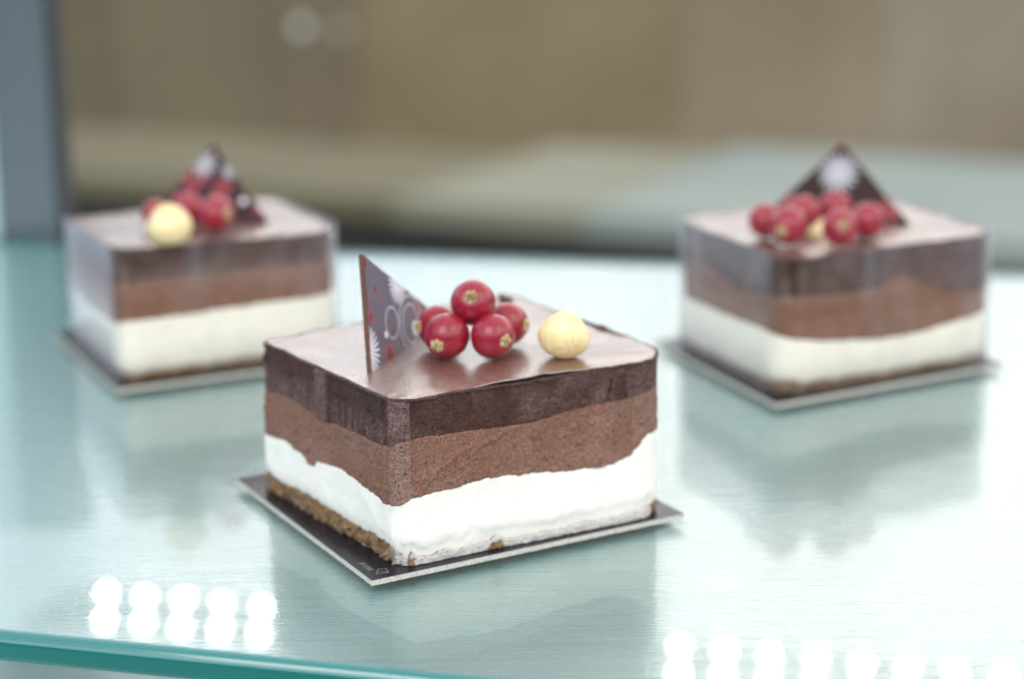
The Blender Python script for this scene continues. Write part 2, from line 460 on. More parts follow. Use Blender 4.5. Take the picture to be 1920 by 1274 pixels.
def feat_front(k, u, h, d, fr, P, seed):
    uu = np.broadcast_to(u[None], h.shape)
    # chamfered near corner, rough and icy
    cf = np.where((uu < .045) | (uu > 3.955), 1., 0.)
    if k >= 2:
        rough = fbm(P, 1100, 99, 3, .7) * .00035
        d = d * (1 - cf) + cf * (rough + .0003)
        fr = np.where(cf > 0, 1.3, fr * np.where(uu < 1, .75, .55))
    # mauve frosted ridge on the short side
    if k == 3:
        rid = np.clip(1 - abs((uu - 3.475) / .055) ** 4, 0, 1)
        d = d + rid * .0006
        fr = np.maximum(fr, rid)
        flat = (uu > 3.54) & (uu < 3.94)
        st = vnoise(np.stack([uu * 90, h * 4, h * 0], -1), 1, 5)
        low = np.clip((.86 - h) / .10, 0, 1)
        fr = np.where(flat, low * np.clip(st * .9 + .55, 0, 1), fr)
        d = np.where(flat, d - .0005 + low * st * .0002, d)
        left = (uu > 3.0) & (uu < 3.42)
        st2 = vnoise(np.stack([uu * 60, h * 5, h * 0], -1), 1, 8)
        fr = np.where(left, np.clip((.90 - h) / .12, 0, 1) * np.clip(st2 * .4 + .65, 0, 1), fr)
        # far end of the long side: hazy rounded corner
        fr = np.where((uu > .80) & (uu < 1.2), np.maximum(fr, .55), fr)
        # crack
        cr = np.exp(-((uu - .735 - (h - .85) * .12 - fbm(P, 500, 4, 3) * .01) / .0035) ** 2) * np.clip((.93 - h) / .03, 0, 1) * np.clip((h - .78) / .03, 0, 1)
        d = d - cr * .0011; fr = fr * (1 - cr)
    if k == 2:
        # scooped scar from the near corner rising to the right
        line = .42 + np.sqrt(np.clip(uu - .08, 0, 1)) * .52 + fbm(P, 160, 61, 3) * .05
        m = (uu > .05) & (uu < .42)
        e = h - line
        d = np.where(m & (e > 0) , d + .00025 * np.clip(1 - e / .3, 0, 1), d)
        d = np.where(m, d + .00022 * np.exp(-(e / .016) ** 2), d)
        fr = np.where(m & (e > 0), fr * .3, fr)
        fr = np.where((uu > .82) & (uu < 1.2), np.maximum(fr, .6), fr)
    if k == 0:
        long_side = (uu < .93)
        d = np.where(long_side, (d + .0005) * .35 - .0003, d)
        pf = fbm(P, 420, 41, 4, .65) * .05
        patch = (abs(uu - .035) < .012 + pf * .5) | (abs(uu - .33) < .018 + pf) & (h < .05 + pf * .4)
        fr = np.where(long_side & ~patch, 1., 0.)
        fr = np.where(uu > 3.93, np.maximum(fr, np.clip((uu - 3.93) / .05 + fbm(P, 600, 3, 3) * .6, 0, 1)), fr)
        d = np.where(long_side, d + .0004, d)
    if k == 1:
        long_side = (uu < .93)
        hw = h + fbm(P * np.array([1, 1, .3]), 120, 71, 4, .6) * .06
        low = np.clip((.13 - hw) / .03, 0, 1)
        d = np.where(long_side, d + .0005 * np.exp(-((hw - .17) / .05) ** 2) - low * .0002, d)
        fr = np.where(long_side, low * .9, 0.)
    return d, fr

CURV1 = [
    [(0, .075), (.03, .05), (.045, .085), (.06, .045), (.2, .04), (.31, .045), (.33, .07), (.36, .04), (.8, .045), (1, .05), (2, .08), (3.0, .115), (3.1, .10), (3.4, .118), (3.7, .10), (3.9, .115), (3.96, .10)],
    [(0, .365), (.05, .405), (.29, .440), (.47, .423), (.60, .388), (.746, .383), (.82, .43), (.9, .52), (1, .53), (2, .45), (2.9, .40), (3.03, .378), (3.16, .40), (3.32, .37), (3.41, .335), (3.44, .385), (3.6, .41), (3.8, .383), (3.93, .345)],
    [(0, .735), (.05, .758), (.29, .741), (.47, .734), (.655, .777), (.765, .782), (.9, .797), (1, .80), (2, .75), (3.0, .67), (3.2, .70), (3.33, .686), (3.44, .665), (3.6, .68), (3.85, .687), (3.95, .705)],
]
c1b = [(-.0285, .4555, .0016), (.0436, .4953, .0016), (.002, .5640, .0016), (-.0695, .5200, .0016)]
c1t = []
for q, px in zip(c1b, ((741, 751), (1276, 666), (955, 549), (490, 638))):
    c1t.append(tuple(unp(px, depth=depth_of(Vector((q[0], q[1], .044))))))
cake1, C1 = make_cake('front mousse cake in sharp focus, bare sides, white cream smeared over its base', c1b, c1t,
                      [('c', .085), ('r', .36), ('c', .08), ('r', .06)], CURV1, 3, 1150, [22, 46, 50, 46], feat_front)

def oriented(F, a1, l1, a2, l2):
    F = Vector(F)
    R = F + Vector((math.cos(math.radians(a1)), math.sin(math.radians(a1)), 0)) * l1
    L = F + Vector((math.cos(math.radians(a2)), math.sin(math.radians(a2)), 0)) * l2
    return [tuple(F), tuple(R), tuple(R + L - F), tuple(L)]
def lift(q, h): return [(x, y, z + hh) for (x, y, z), hh in zip(q, h)]
def feat_back(k, u, h, d, fr, P, seed):
    if k == 3: fr = np.clip(fr + .25, 0, 1)
    if k < 2: fr = fr * .1
    return d, fr

c2b = oriented((-.1285, .6305, .0016), 27.0, .0785, 115.0, .0745)
CURV2 = [[(0, .06), (1, .05), (2, .06), (3, .07)],
         [(0, .45), (.05, .45), (.9, .49), (1, .49), (2, .47), (3, .42), (3.5, .40), (3.9, .42)],
         [(0, .74), (.1, .75), (.9, .76), (2, .76), (3, .72), (3.9, .70)]]
cake2, C2 = make_cake('blurred collared mousse cake behind on the left, topped with a hazelnut and three berries',
                      c2b, lift(c2b, (.0455, .0440, .0440, .0432)), [('r', .12), ('r', .32), ('r', .2), ('r', .2)], CURV2, 21, 420, [8, 16, 16, 16], feat_back)
c3b = oriented((.0858, .6040, .0016), 28.0, .0865, 112.0, .0765)
CURV3 = [[(0, .09), (.08, .07), (.45, .06), (1, .06), (2, .05), (3, .06), (3.8, .05)],
         [(0, .41), (.08, .39), (.45, .31), (.66, .315), (.9, .38), (1, .40), (2, .4), (3, .41), (3.45, .41), (3.9, .43)],
         [(0, .70), (.08, .715), (.3, .69), (.44, .70), (.53, .79), (.60, .72), (.66, .64), (.9, .58), (1, .6), (2, .7), (3, .74), (3.3, .74), (3.6, .65), (3.8, .68)]]
def feat_right(k, u, h, d, fr, P, seed):
    d, fr = feat_back(k, u, h, d, fr, P, seed)
    uu = np.broadcast_to(u[None], h.shape)
    if k >= 3:
        gap = np.exp(-((uu - .02) / .018) ** 2)
        d = d - gap * .0025; fr = fr * (1 - gap)
    return d, fr
cake3, C3 = make_cake('blurred mousse cake behind on the right, in a clear collar, topped with six berries',
                      c3b, lift(c3b, (.0448, .0445, .0455, .0450)), [('r', .22), ('r', .22), ('r', .2), ('r', .25)], CURV3, 37, 420, [8, 16, 16, 16], feat_right)

# thin peeled flake along the near top edge of the front cake + chips at the back corner
def flake(parent, C, pts, wdt, thick, seed, lift_=.0004):
    Bq, Tq, O, ab, nrm = C
    n = 60; V = []
    for i in range(n):
        f = i / (n - 1)
        a = np.interp(f, [p[0] for p in pts], [p[1] for p in pts]); b = np.interp(f, [p[0] for p in pts], [p[2] for p in pts])
        p = bil(Tq, np.array([[a, b]]))[0]
        env = math.sin(math.pi * min(1, f * 1.02)) ** .6
        w = wdt * env * (1 + .35 * vnoise(np.array([f * 14, seed, 0.]), 1, seed)) + .0001
        zz = lift_ * env + .0005 * max(0, vnoise(np.array([f * 9, 0., seed]), 1, seed + 3)) * env
        tan = bil(Tq, np.array([[pts[-1][1], pts[-1][2]]]))[0] - bil(Tq, np.array([[pts[0][1], pts[0][2]]]))[0]
        out = np.array([tan[1], -tan[0], 0]); out /= np.linalg.norm(out)
        for s, z in ((-1, 0), (1, zz * 1.0), (1, zz - thick), (-1, -thick)):
            V.append(p + out * w * s * .5 + np.array([0, 0, z - .0002]))
    Fc = []
    for i in range(n - 1):
        for j in range(4):
            Fc.append((i * 4 + j, i * 4 + (j + 1) % 4, (i + 1) * 4 + (j + 1) % 4, (i + 1) * 4 + j))
    Fc += [(3, 2, 1, 0), tuple((n - 1) * 4 + j for j in range(4))]
    return mesh_obj('peeled_flake', V, Fc, M['glaze'], parent)
flake(cake1, C1, [(0, -.48, -.985), (1, .36, -.985)], .0026, .0004, 5, .0013)
flake(cake1, C1, [(0, .985, .10), (1, .985, -.42)], .0022, .0005, 9, .0011)
flake(cake1, C1, [(0, .86, .93), (1, .93, .80)], .005, .0010, 12, .0022)

# ------------------------------------------------------------------ cake boards
def board_mats():
    t = NT('grey_board_core'); n = t.noise(2600, 4, .7); m = t.noise(700, 3)
    t.bsdf(Base_Color=t.ramp(n, [(.38, (.36, .36, .33)), (.55, (.66, .65, .60)), (.7, (.76, .75, .70))]), Roughness=.85, Normal=t.bump(n, .8, .0004))
    core = t.m
    t = NT('black_board_film'); n = t.noise(500, 3)
    t.bsdf(Base_Color=(.012, .011, .018), Roughness=t.ramp(n, [(.3, .20), (.7, .26)]), Specular_IOR_Level=.28)
    return core, t.m, plain('grey_print', (.25, .25, .27), .5)
M['core'], M['film'], M['print'] = board_mats()
def sharp_rough_slab(name, Q, z0, z1, mat, parent, seed, amp):
    n = 90; V = []
    for s in range(4):
        a, b = Vector(Q[s]), Vector(Q[(s + 1) % 4])
        d = (b - a).normalized(); out = Vector((d.y, -d.x, 0))
        for i in range(n):
            p = a.lerp(b, i / n); e = 0 if i < 1 else amp
            V.append(p + out * e * float(vnoise(np.array([p.x, p.y, 0.]), 1500, seed)))
    N = len(V)
    off = [V[i] for i in range(N)]
    VV = [(v.x, v.y, z0) for v in V] + [(v.x, v.y, z1) for v in V]
    Fc = [(i, (i + 1) % N, N + (i + 1) % N, N + i) for i in range(N)] + [tuple(range(N))[::-1], tuple(range(N, 2 * N))]
    return mesh_obj(name, VV, Fc, mat, parent, smooth=False)
def text_mesh(name, body, size, mat, parent, M4):
    cu = bpy.data.curves.new(name, 'FONT'); cu.body = body; cu.size = size; cu.extrude = .00001
    tmp = bpy.data.objects.new('tmp', cu); COL.objects.link(tmp)
    dg = bpy.context.evaluated_depsgraph_get()
    me = bpy.data.meshes.new_from_object(tmp.evaluated_get(dg))
    bpy.data.objects.remove(tmp); me.materials.clear(); me.materials.append(mat)
    me.transform(M4)
    o = bpy.data.objects.new(name, me); COL.objects.link(o); o.parent = parent
    return o
def make_board(label, Q, seed, printed=False):
    org = sum((Vector(q) for q in Q), Vector()) / 4; org.z = 0
    r = thing('cake_board', label, 'cake board', org, 'square black cake boards')
    q = [Vector(p) - org for p in Q]
    sharp_rough_slab('board_core', q, .0001, .0014, M['core'], r, seed, .00010)
    q2 = [p * .9985 for p in q]
    sharp_rough_slab('black_film', q2, .00143, .00150, M['film'], r, seed, .00003)
    if printed:
        F, L = q[0], q[3]
        ang = math.atan2((L - F).y, (L - F).x) + math.pi
        # words run along the short near edge, towards the corner
        p = unp((673, 1056), .0016) - org
        text_mesh('printed_words', 'JP X30C', .0019, M['print'], r, Matrix.Translation((p.x, p.y, .00152)) @ Matrix.Rotation(ang, 4, 'Z'))
        pts = [unp(c, .0016) - org for c in ((709, 1067), (723, 1066), (729, 1073), (706, 1076), (709, 1071), (728, 1073))]
        V = []; Fc = []
        def seg(a, b, w=.00009):
            d = (b - a).normalized(); s = Vector((-d.y, d.x, 0)) * w; k = len(V)
            for c, z in ((a - s, .00153), (b - s, .00153), (b + s, .00153), (a + s, .00153)): V.append((c.x, c.y, z))
            for c, z in ((a - s, .00151), (b - s, .00151), (b + s, .00151), (a + s, .00151)): V.append((c.x, c.y, z))
            Fc.extend([(k, k + 1, k + 2, k + 3), (k + 4, k + 7, k + 6, k + 5), (k, k + 4, k + 5, k + 1), (k + 1, k + 5, k + 6, k + 2), (k + 2, k + 6, k + 7, k + 3), (k + 3, k + 7, k + 4, k)])
        seg(pts[0], pts[1]); seg(pts[1], pts[2]); seg(pts[0], pts[3]); seg(pts[3], pts[2]); seg(pts[4], pts[5])
        mesh_obj('printed_symbol', V, Fc, M['print'], r, smooth=False)
    return r
def quad3(L, F, R):
    L, F, R = [unp(p, .0015) for p in (L, F, R)]
    return [F, R, R + L - F, L]
make_board('black cake board under the front mousse cake, with small grey print near its corner', quad3((443, 898), (697, 1089), (1283, 963)), 1, True)
b2 = oriented((-.1297, .6240, 0), 26.3, .0915, 115.5, .0880)
make_board('blurred black cake board under the collared cake with the hazelnut, left', [Vector(p) for p in b2], 2)
make_board('blurred black cake board under the collared cake with six berries, right', quad3((1228, 640), (1455, 758), (1880, 682)), 3)

# ------------------------------------------------------------------ clear collars round the two cakes behind
def collar_mat():
    t = NT('clear_acetate')
    fz = t.n('ShaderNodeFresnel', {'IOR': 1.40})
    n = t.noise(1, 3, .5, vec=t.scaled((60, 60, 12)))
    gl = t.n('ShaderNodeBsdfGlossy', {'Color': (1, 1, 1, 1), 'Roughness': .07})
    t.link(t.bump(n, .25, .002), gl.inputs['Normal'])
    tr = t.n('ShaderNodeBsdfTransparent', {'Color': (.985, .98, .96, 1)})
    df = t.n('ShaderNodeBsdfDiffuse', {'Color': (.70, .71, .84, 1)})
    geo = t.n('ShaderNodeNewGeometry')
    fac = t.math('MULTIPLY', t.math('MULTIPLY', fz.outputs[0], .50), t.math('SUBTRACT', 1.0, geo.outputs['Backfacing']))
    lw = t.n('ShaderNodeLayerWeight', {'Blend': .5})
    m1 = t.n('ShaderNodeMixShader', {0: t.math('MULTIPLY_ADD', t.math('POWER', lw.outputs['Facing'], 4.0), .55, t.ramp(n, [(.52, .0), (.72, .08)])), 1: tr.outputs[0], 2: df.outputs[0]})  # edge-on lavender haze as diffuse colour, standing for glare on the film
    m2 = t.n('ShaderNodeMixShader', {0: fac, 1: m1.outputs[0], 2: gl.outputs[0]})
    t.link(m2.outputs[0], t.out.inputs['Surface'])
    return t.m
M['collar'] = collar_mat()
def make_collar(label, bot, top, rad, seed, gap=.0007):
    org = sum((Vector(q) for q in bot), Vector()) / 4; O = np.array(org)
    ab = perimeter(rad, 300)
    Pb = bil([np.array(q) - O for q in bot], ab); Pt = bil([np.array(q) - O for q in top], ab)
    nx = np.roll(Pb, -1, 0) - np.roll(Pb, 1, 0)
    nrm = np.stack([nx[:, 1], -nx[:, 0], np.zeros(300)], -1); nrm /= np.linalg.norm(nrm, axis=1)[:, None]
    wav = (fbm(Pb, 30, seed, 2) * .0003)[:, None]
    o1 = nrm * (gap + .0004 + wav); o0 = nrm * (gap + wav)
    Pt = Pt + np.array([0, 0, .0008]); Pb = Pb + np.array([0, 0, .0001])
    V = np.concatenate([Pb + o1, Pt + o1, Pt + o0, Pb + o0])
    Fc = quads(4, 300) + [(3 * 300 + j, 3 * 300 + (j + 1) % 300, (j + 1) % 300, j) for j in range(300)]
    o = mesh_obj('clear_collar', V, Fc, M['collar'])
    o.location = org
    return tag(o, label, 'plastic collar', 'clear collars wrapped round cakes')
make_collar('clear plastic collar wrapped round the left rear cake with the hazelnut', c2b, lift(c2b, (.0455, .0440, .0440, .0432)), [('r', .14), ('r', .32), ('r', .2), ('r', .2)], 5, .0014)
make_collar('clear plastic collar wrapped round the right rear cake with six berries', c3b, lift(c3b, (.0448, .0445, .0455, .0450)), [('r', .22), ('r', .22), ('r', .2), ('r', .25)], 8, .0014)

# ------------------------------------------------------------------ redcurrants
def berry_mesh(seed):
    nr, nc = 30, 96; V = []
    for i in range(nr):
        th = math.pi * (i + .5) / nr
        for j in range(nc):
            ph = 2 * math.pi * j / nc
            V.append((math.sin(th) * math.cos(ph), math.sin(th) * math.sin(ph), math.cos(th)))
    V = np.array(V)
    sc = 1 + fbm(V + 5, 1.2, seed, 2) * .02
    V = V * sc[:, None]; V[:, 2] = np.where(V[:, 2] > .93, .93 + (V[:, 2] - .93) * .3, V[:, 2]) * .985
    V = np.concatenate([V, [(0, 0, .945)], [(0, 0, -.97)]])
    Fc = [f[::-1] for f in quads(nr, nc)]
    Fc += [(nr * nc, j, (j + 1) % nc) for j in range(nc)] + [(nr * nc + 1, (nr - 1) * nc + (j + 1) % nc, (nr - 1) * nc + j) for j in range(nc)]
    return V, Fc
def calyx_mesh(seed):
    rng = np.random.RandomState(seed); n = 40
    rings = [(.0, .16), (.10, .14), (.2, .12), (.31, .07), (.38, -.02)]
    V = []
    for k, (r, z) in enumerate(rings[1:]):
        for j in range(n):
            a = 2 * math.pi * j / n
            star = 1 + (.06 * math.cos(5 * a + seed) + .09 * rng.randn()) * (k / 3)
            V.append((math.cos(a) * r * star, math.sin(a) * r * star, z + .045 * rng.randn() + .04 * math.cos(5 * a) * (k / 3)))
    V.append((0, 0, .12))
    Fc = [f[::-1] for f in quads(4, n)]
    Fc += [(4 * n, j, (j + 1) % n) for j in range(n)]
    return np.array(V), Fc
bn = [0]
def berry(px, r, z, label, group, cdir=None, on=None):
    """cdir: offset of the dried flower end from the berry's middle as seen, in radii (right, down)"""
    c = unp(px, z) if on is None else unp(px, depth=on)
    seed = bn[0] = bn[0] + 1
    V, Fc = berry_mesh(seed)
    root = thing('redcurrant', label, 'redcurrant', c, group)
    if cdir is None: d = Vector((random.uniform(-.5, .5), .8, random.uniform(-.3, .2)))
    else:
        x, y = cdir; n2 = math.sqrt(max(0, 1 - x * x - y * y))
        R = cam.matrix_world.to_3x3(); d = R @ Vector((x, -y, n2))
    q = d.normalized().to_track_quat('Z', 'Y').to_matrix()
    mt = np.array(q) * r
    sk = mesh_obj('berry_skin', V @ mt.T, Fc, M['berry'], root)
    attr(sk, 'meridian', np.concatenate([np.tile(6 * 2 * np.pi * np.arange(96) / 96, 30), [0, 0]]))
    V2, F2 = calyx_mesh(seed * 3)
    V2 = V2 * np.array([.82, .82, 1]) + np.array([0, 0, .92])
    mesh_obj('dried_calyx', V2 @ mt.T, F2, M['calyx'], root, smooth=False)
    return root
G1 = 'redcurrants piled on the front cake'
TZ = .0452
RB = .0059
berry((838, 630), RB, TZ + RB, 'front left redcurrant on the sharp front cake, flower end at its lower left', G1, (-.42, .46))
berry((924, 631), RB * .985, TZ + RB, 'front right redcurrant on the sharp front cake, flower end at its lower right', G1, (.60, .24))
berry((821, 612), RB * .95, TZ + RB * .95, 'redcurrant on the front cake half hidden beside the chocolate triangle', G1, (-.93, .02))
berry((950, 608), RB * .97, TZ + RB * .95, 'rear right redcurrant of the front cake, flower end facing the hazelnut', G1, (.93, .05))
pt = unp((881, 631), TZ + RB)
berry((887, 568), RB, 0, 'topmost redcurrant of the pile on the front cake, flower end facing the viewer', G1, (-.07, -.24), on=depth_of(pt) + .0035)
G3 = 'redcurrants on the right rear cake'
Z3 = .0470
for px, r, lb, cd in (((1435, 414), .0056, 'leftmost redcurrant on the right rear cake, at the end of the row', None),
                      ((1478, 424), .0062, 'redcurrant in front on the right rear cake, flower end low at its left', (-.5, .35)),
                      ((1507, 399), .0058, 'redcurrant in the left of the back row on the right rear cake', None),
                      ((1566, 390), .0058, 'highest redcurrant on the right rear cake, just under the white starburst', None),
                      ((1576, 427), .0059, 'redcurrant on the right rear cake with its pale flower end facing forward', (.02, -.05)),
                      ((1626, 414), .0058, 'rightmost redcurrant on the right rear cake', None)):
    berry(px, r, Z3 + r, lb, G3, cd)
G2 = 'redcurrants on the left rear cake'
berry((406, 401), .0061, Z3 + .0061, 'large right-hand redcurrant on the left rear cake, in front of the triangle', G2, (.75, .05))
berry((352, 391), .0056, Z3 + .0056, 'middle redcurrant on the left rear cake, next to the hazelnut', G2)
berry((291, 401), .0046, Z3 + .0046, 'redcurrant peeping out left of the hazelnut on the left rear cake', G2)

# ------------------------------------------------------------------ hazelnuts
def hazelnut(px, z, r, label, seed):
    c = unp(px, z + r * .88)
    nr, nc = 40, 56; V = []
    for i in range(nr):
        th = math.pi * (i + .5) / nr
        for j in range(nc):
            ph = 2 * math.pi * j / nc
            zz = math.cos(th); s = math.sin(th) * (1.03 - .24 * max(zz, 0) ** 1.5 + .02 * math.cos(3 * ph + seed))
            V.append((s * math.cos(ph), s * math.sin(ph), zz * (1.06 if zz > 0 else .88)))
    V = np.array(V)
    rdg = vnoise(np.stack([np.arctan2(V[:, 1], V[:, 0]) * 3.2, V[:, 2] * .8, V[:, 0] * 0], -1), 1, seed)
    V = V * (1 + .006 * rdg + .045 * fbm(V + 3, 1.6, seed, 3))[:, None] * r
    V = np.concatenate([V, [(0, 0, 1.055 * r)], [(0, 0, -.88 * r)]])
    Fc = [f[::-1] for f in quads(nr, nc)]
    Fc += [(nr * nc, j, (j + 1) % nc) for j in range(nc)] + [(nr * nc + 1, (nr - 1) * nc + (j + 1) % nc, (nr - 1) * nc + j) for j in range(nc)]
    o = mesh_obj('hazelnut', V, Fc, M['nut']); o.location = c
    o.rotation_euler = (.12, -.10, seed)
    return tag(o, label, 'hazelnut', 'blanched hazelnuts')
hazelnut((1057, 632), TZ - .0006, .00645, 'blanched yellow hazelnut on the front cake, right of the redcurrants', 3)
hazelnut((319, 425), Z3 - .0006, .0072, 'blurred yellow hazelnut on the left rear cake', 5)
hazelnut((1534, 436), Z3 - .0050, .0046, 'hazelnut almost hidden behind the redcurrants on the right rear cake', 9)

# ------------------------------------------------------------------ chocolate triangles
def triangle(A, B, T, thick, mat, label):
    """A, B on the cake, T the tip; own frame: x from A to B, z up the plate, y through it"""
    X = (B - A).normalized(); Nn = X.cross(T - A).normalized(); Zv = Nn.cross(X) * -1
    if Zv.z < 0: Zv = -Zv
    Y = Zv.cross(X)
    R = Matrix((X, Y, Zv)).transposed()
    loc = lambda p: (R.transposed() @ (p - A))
    a, b, t = loc(A), loc(B), loc(T)
    a = Vector((a.x, 0, -.002)); b = Vector((b.x, 0, -.002)); t = Vector((t.x, 0, t.z))
    # subdivided outline with slightly worn edges
    out = []
    for p, q in ((a, b), (b, t), (t, a)):
        for i in range(24):
            s = p.lerp(q, i / 24); k = .00010 * float(vnoise(np.array([s.x, 0, s.z]), 1800, 4))
            out.append(Vector((s.x + k, 0, s.z + k)))
    n = len(out)
    V = [(p.x, -thick / 2, p.z) for p in out] + [(p.x, thick / 2, p.z) for p in out]
    Fc = [tuple(range(n)), tuple(range(n, 2 * n))[::-1]] + [(i, n + i, n + (i + 1) % n, (i + 1) % n) for i in range(n)]
    root = thing('chocolate_triangle', label, 'chocolate decoration', A, 'printed chocolate triangles')
    root.rotation_mode = 'QUATERNION'; root.rotation_quaternion = R.to_quaternion()
    o = mesh_obj('chocolate_plate', V, Fc, M['choc_edge'], root, smooth=False)
    bevel(o, .00018, 2)
    # printed transfer film on both faces, just proud of the plate
    for side in (-1, 1):
        cen = (a + b + t) / 3
        ring = [cen + (p - cen) * .975 for p in out]
        y0 = side * (thick / 2 + .00002); y1 = side * (thick / 2 + .00006)
        V = [(p.x, y0, p.z) for p in ring] + [(p.x, y1, p.z) for p in ring]
        Fc = [tuple(range(n, 2 * n)) if side < 0 else tuple(range(n, 2 * n))[::-1]] + [(i, (i + 1) % n, n + (i + 1) % n, n + i) for i in range(n)]
        mesh_obj('printed_transfer', V, Fc, mat, root, smooth=False)
    return root, (a, b, t)
A = unp((690, 694), TZ - .0002); B = unp((838, 598), TZ - .0002)
T = unp((676, 478), depth=depth_of(A) + .001)
t1 = transfer_mat('transfer_front', [(.0008, .0044, .0070, 12), (.0255, .0170, .0060, 12)],
                  [(.0180, .0080, .0041, .00035), (.0300, .0050, .0052, .0004), (.0300, .0050, .0075, .0004)],
                  [(.0131, .0060, .0010), (.0325, .0032, .0020)], [(.0137, .0004, .0030), (.0045, .0160, .0018), (.0055, .0125, .0016), (.0080, .0262, .0012), (.0110, .0185, .0010), (.0215, .0020, .0010), (.0360, .0080, .0030)], tint=(.115, .105, .145))  # tint lightened to lavender, so the grazing sheen sits in the colour
tri1, P1 = triangle(A, B, T, .0013, t1, 'patterned chocolate triangle standing on edge left of the berries, front cake')
print('tri1', [tuple(round(v, 4) for v in p) for p in P1])
A = unp((278, 402), Z3); B = unp((510, 413), Z3); T = unp((402, 270), depth=depth_of((A + B) / 2) + .004)
t2 = transfer_mat('transfer_left', [(.0195, .0190, .0055, 5), (.0300, .0170, .0036, 5)], [], [(.0365, .0062, .0013)], [(.0165, .0140, .0046), (.0275, .0102, .0034), (.012, .006, .0025), (.044, .004, .0025)], tint=(.040, .016, .022), coat=.12, bc=.42)
tri2, P2 = triangle(A, B, T, .0013, t2, 'reddish patterned chocolate triangle behind the berries, left rear cake')
print('tri2', [tuple(round(v, 4) for v in p) for p in P2])
A = unp((1424, 404), Z3); B = unp((1716, 420), Z3); T = unp((1580, 270), depth=depth_of((A + B) / 2) + .004)
t3 = transfer_mat('transfer_right', [(.0262, .0162, .0072, 8)], [], [], [(.010, .004, .0030), (.044, .005, .0030), (.046, .003, .0025)], tint=(.026, .010, .009), coat=.10, bc=.50)
tri3, P3 = triangle(A, B, T, .0013, t3, 'dark chocolate triangle with white starburst, right rear cake')
print('tri3', [tuple(round(v, 4) for v in p) for p in P3])

# ------------------------------------------------------------------ glass shelf
def glass_mats():
    t = NT('shelf_glass')
    fz = t.n('ShaderNodeFresnel', {'IOR': 1.19}); geo = t.n('ShaderNodeNewGeometry')
    fac = t.math('MULTIPLY', fz.outputs[0], t.math('SUBTRACT', 1.0, geo.outputs['Backfacing']))
    gl = t.n('ShaderNodeBsdfGlossy', {'Color': (1, 1, 1, 1), 'Roughness': .012})
    tr = t.n('ShaderNodeBsdfTransparent', {'Color': (.90, .965, .965, 1)})
    m = t.n('ShaderNodeMixShader', {0: fac, 1: tr.outputs[0], 2: gl.outputs[0]})
    t.link(m.outputs[0], t.out.inputs['Surface'])
    pane = t.m
    t = NT('glass_edge')
    t.bsdf(Base_Color=(.006, .19, .18), Roughness=.2, Coat_Weight=1.0, Coat_IOR=1.8, Coat_Roughness=.08, Transmission_Weight=0.0, Subsurface_Weight=.3, Subsurface_Radius=(.001, .01, .01), Subsurface_Scale=.4)
    edge = t.m
    t = NT('brushed_steel')
    g = t.n('ShaderNodeMapping', {'Vector': t.obj(), 'Rotation': (0, 0, math.radians(13)), 'Scale': (14, 1400, 1)}).outputs[0]
    n = t.noise(1.0, 5, .65, vec=g)
    scr = t.n('ShaderNodeMapping', {'Vector': t.obj(), 'Rotation': (0, 0, math.radians(8)), 'Scale': (5, 420, 1)}).outputs[0]
    n2 = t.noise(1.0, 3, .6, vec=scr)
    sm = t.noise(9, 4, .55)
    c = t.mix(t.ramp(sm, [(.35, 0.), (.7, 1.)]), (.025, .245, .255), (.045, .285, .285))
    gcol = t.mix(t.math('MULTIPLY', t.ramp(n, [(.3, 1.), (.6, 0.)]), .55), (.99, .875, .845), (.74, .68, .66))
    bmp = t.bump(t.math('ADD', n, n2), .14, .0004)
    d_ = t.n('ShaderNodeBsdfDiffuse', {'Color': c})
    tg = t.n('ShaderNodeCombineXYZ', {0: math.cos(math.radians(-13)), 1: math.sin(math.radians(-13)), 2: 0.0})
    g_ = t.n('ShaderNodeBsdfAnisotropic', {'Color': gcol, 'Roughness': t.math('MULTIPLY_ADD', n, .12, .21), 'Anisotropy': .62, 'Normal': bmp, 'Tangent': tg.outputs[0]})
    x_ = t.n('ShaderNodeMixShader', {0: .62, 1: d_.outputs[0], 2: g_.outputs[0]})
    s_ = t.n('ShaderNodeBsdfGlossy', {'Color': (1, 1, 1, 1), 'Roughness': .05})
    y_ = t.n('ShaderNodeMixShader', {0: .035, 1: x_.outputs[0], 2: s_.outputs[0]})
    t.link(y_.outputs[0], t.out.inputs['Surface'])
    return pane, edge, t.m
M['pane'], M['edge'], M['steel'] = glass_mats()
shelf = thing('glass_shelf', 'thick greenish glass shelf over brushed metal carrying the three cakes', 'shelf', (0, .62, -.0068))
def off(p): return Vector(p) - Vector((0, .62, -.0068))
GQ = [(-.34, .4807), (.42, .2762), (.60, .7050), (-.40, .9280)]
TH = .0068
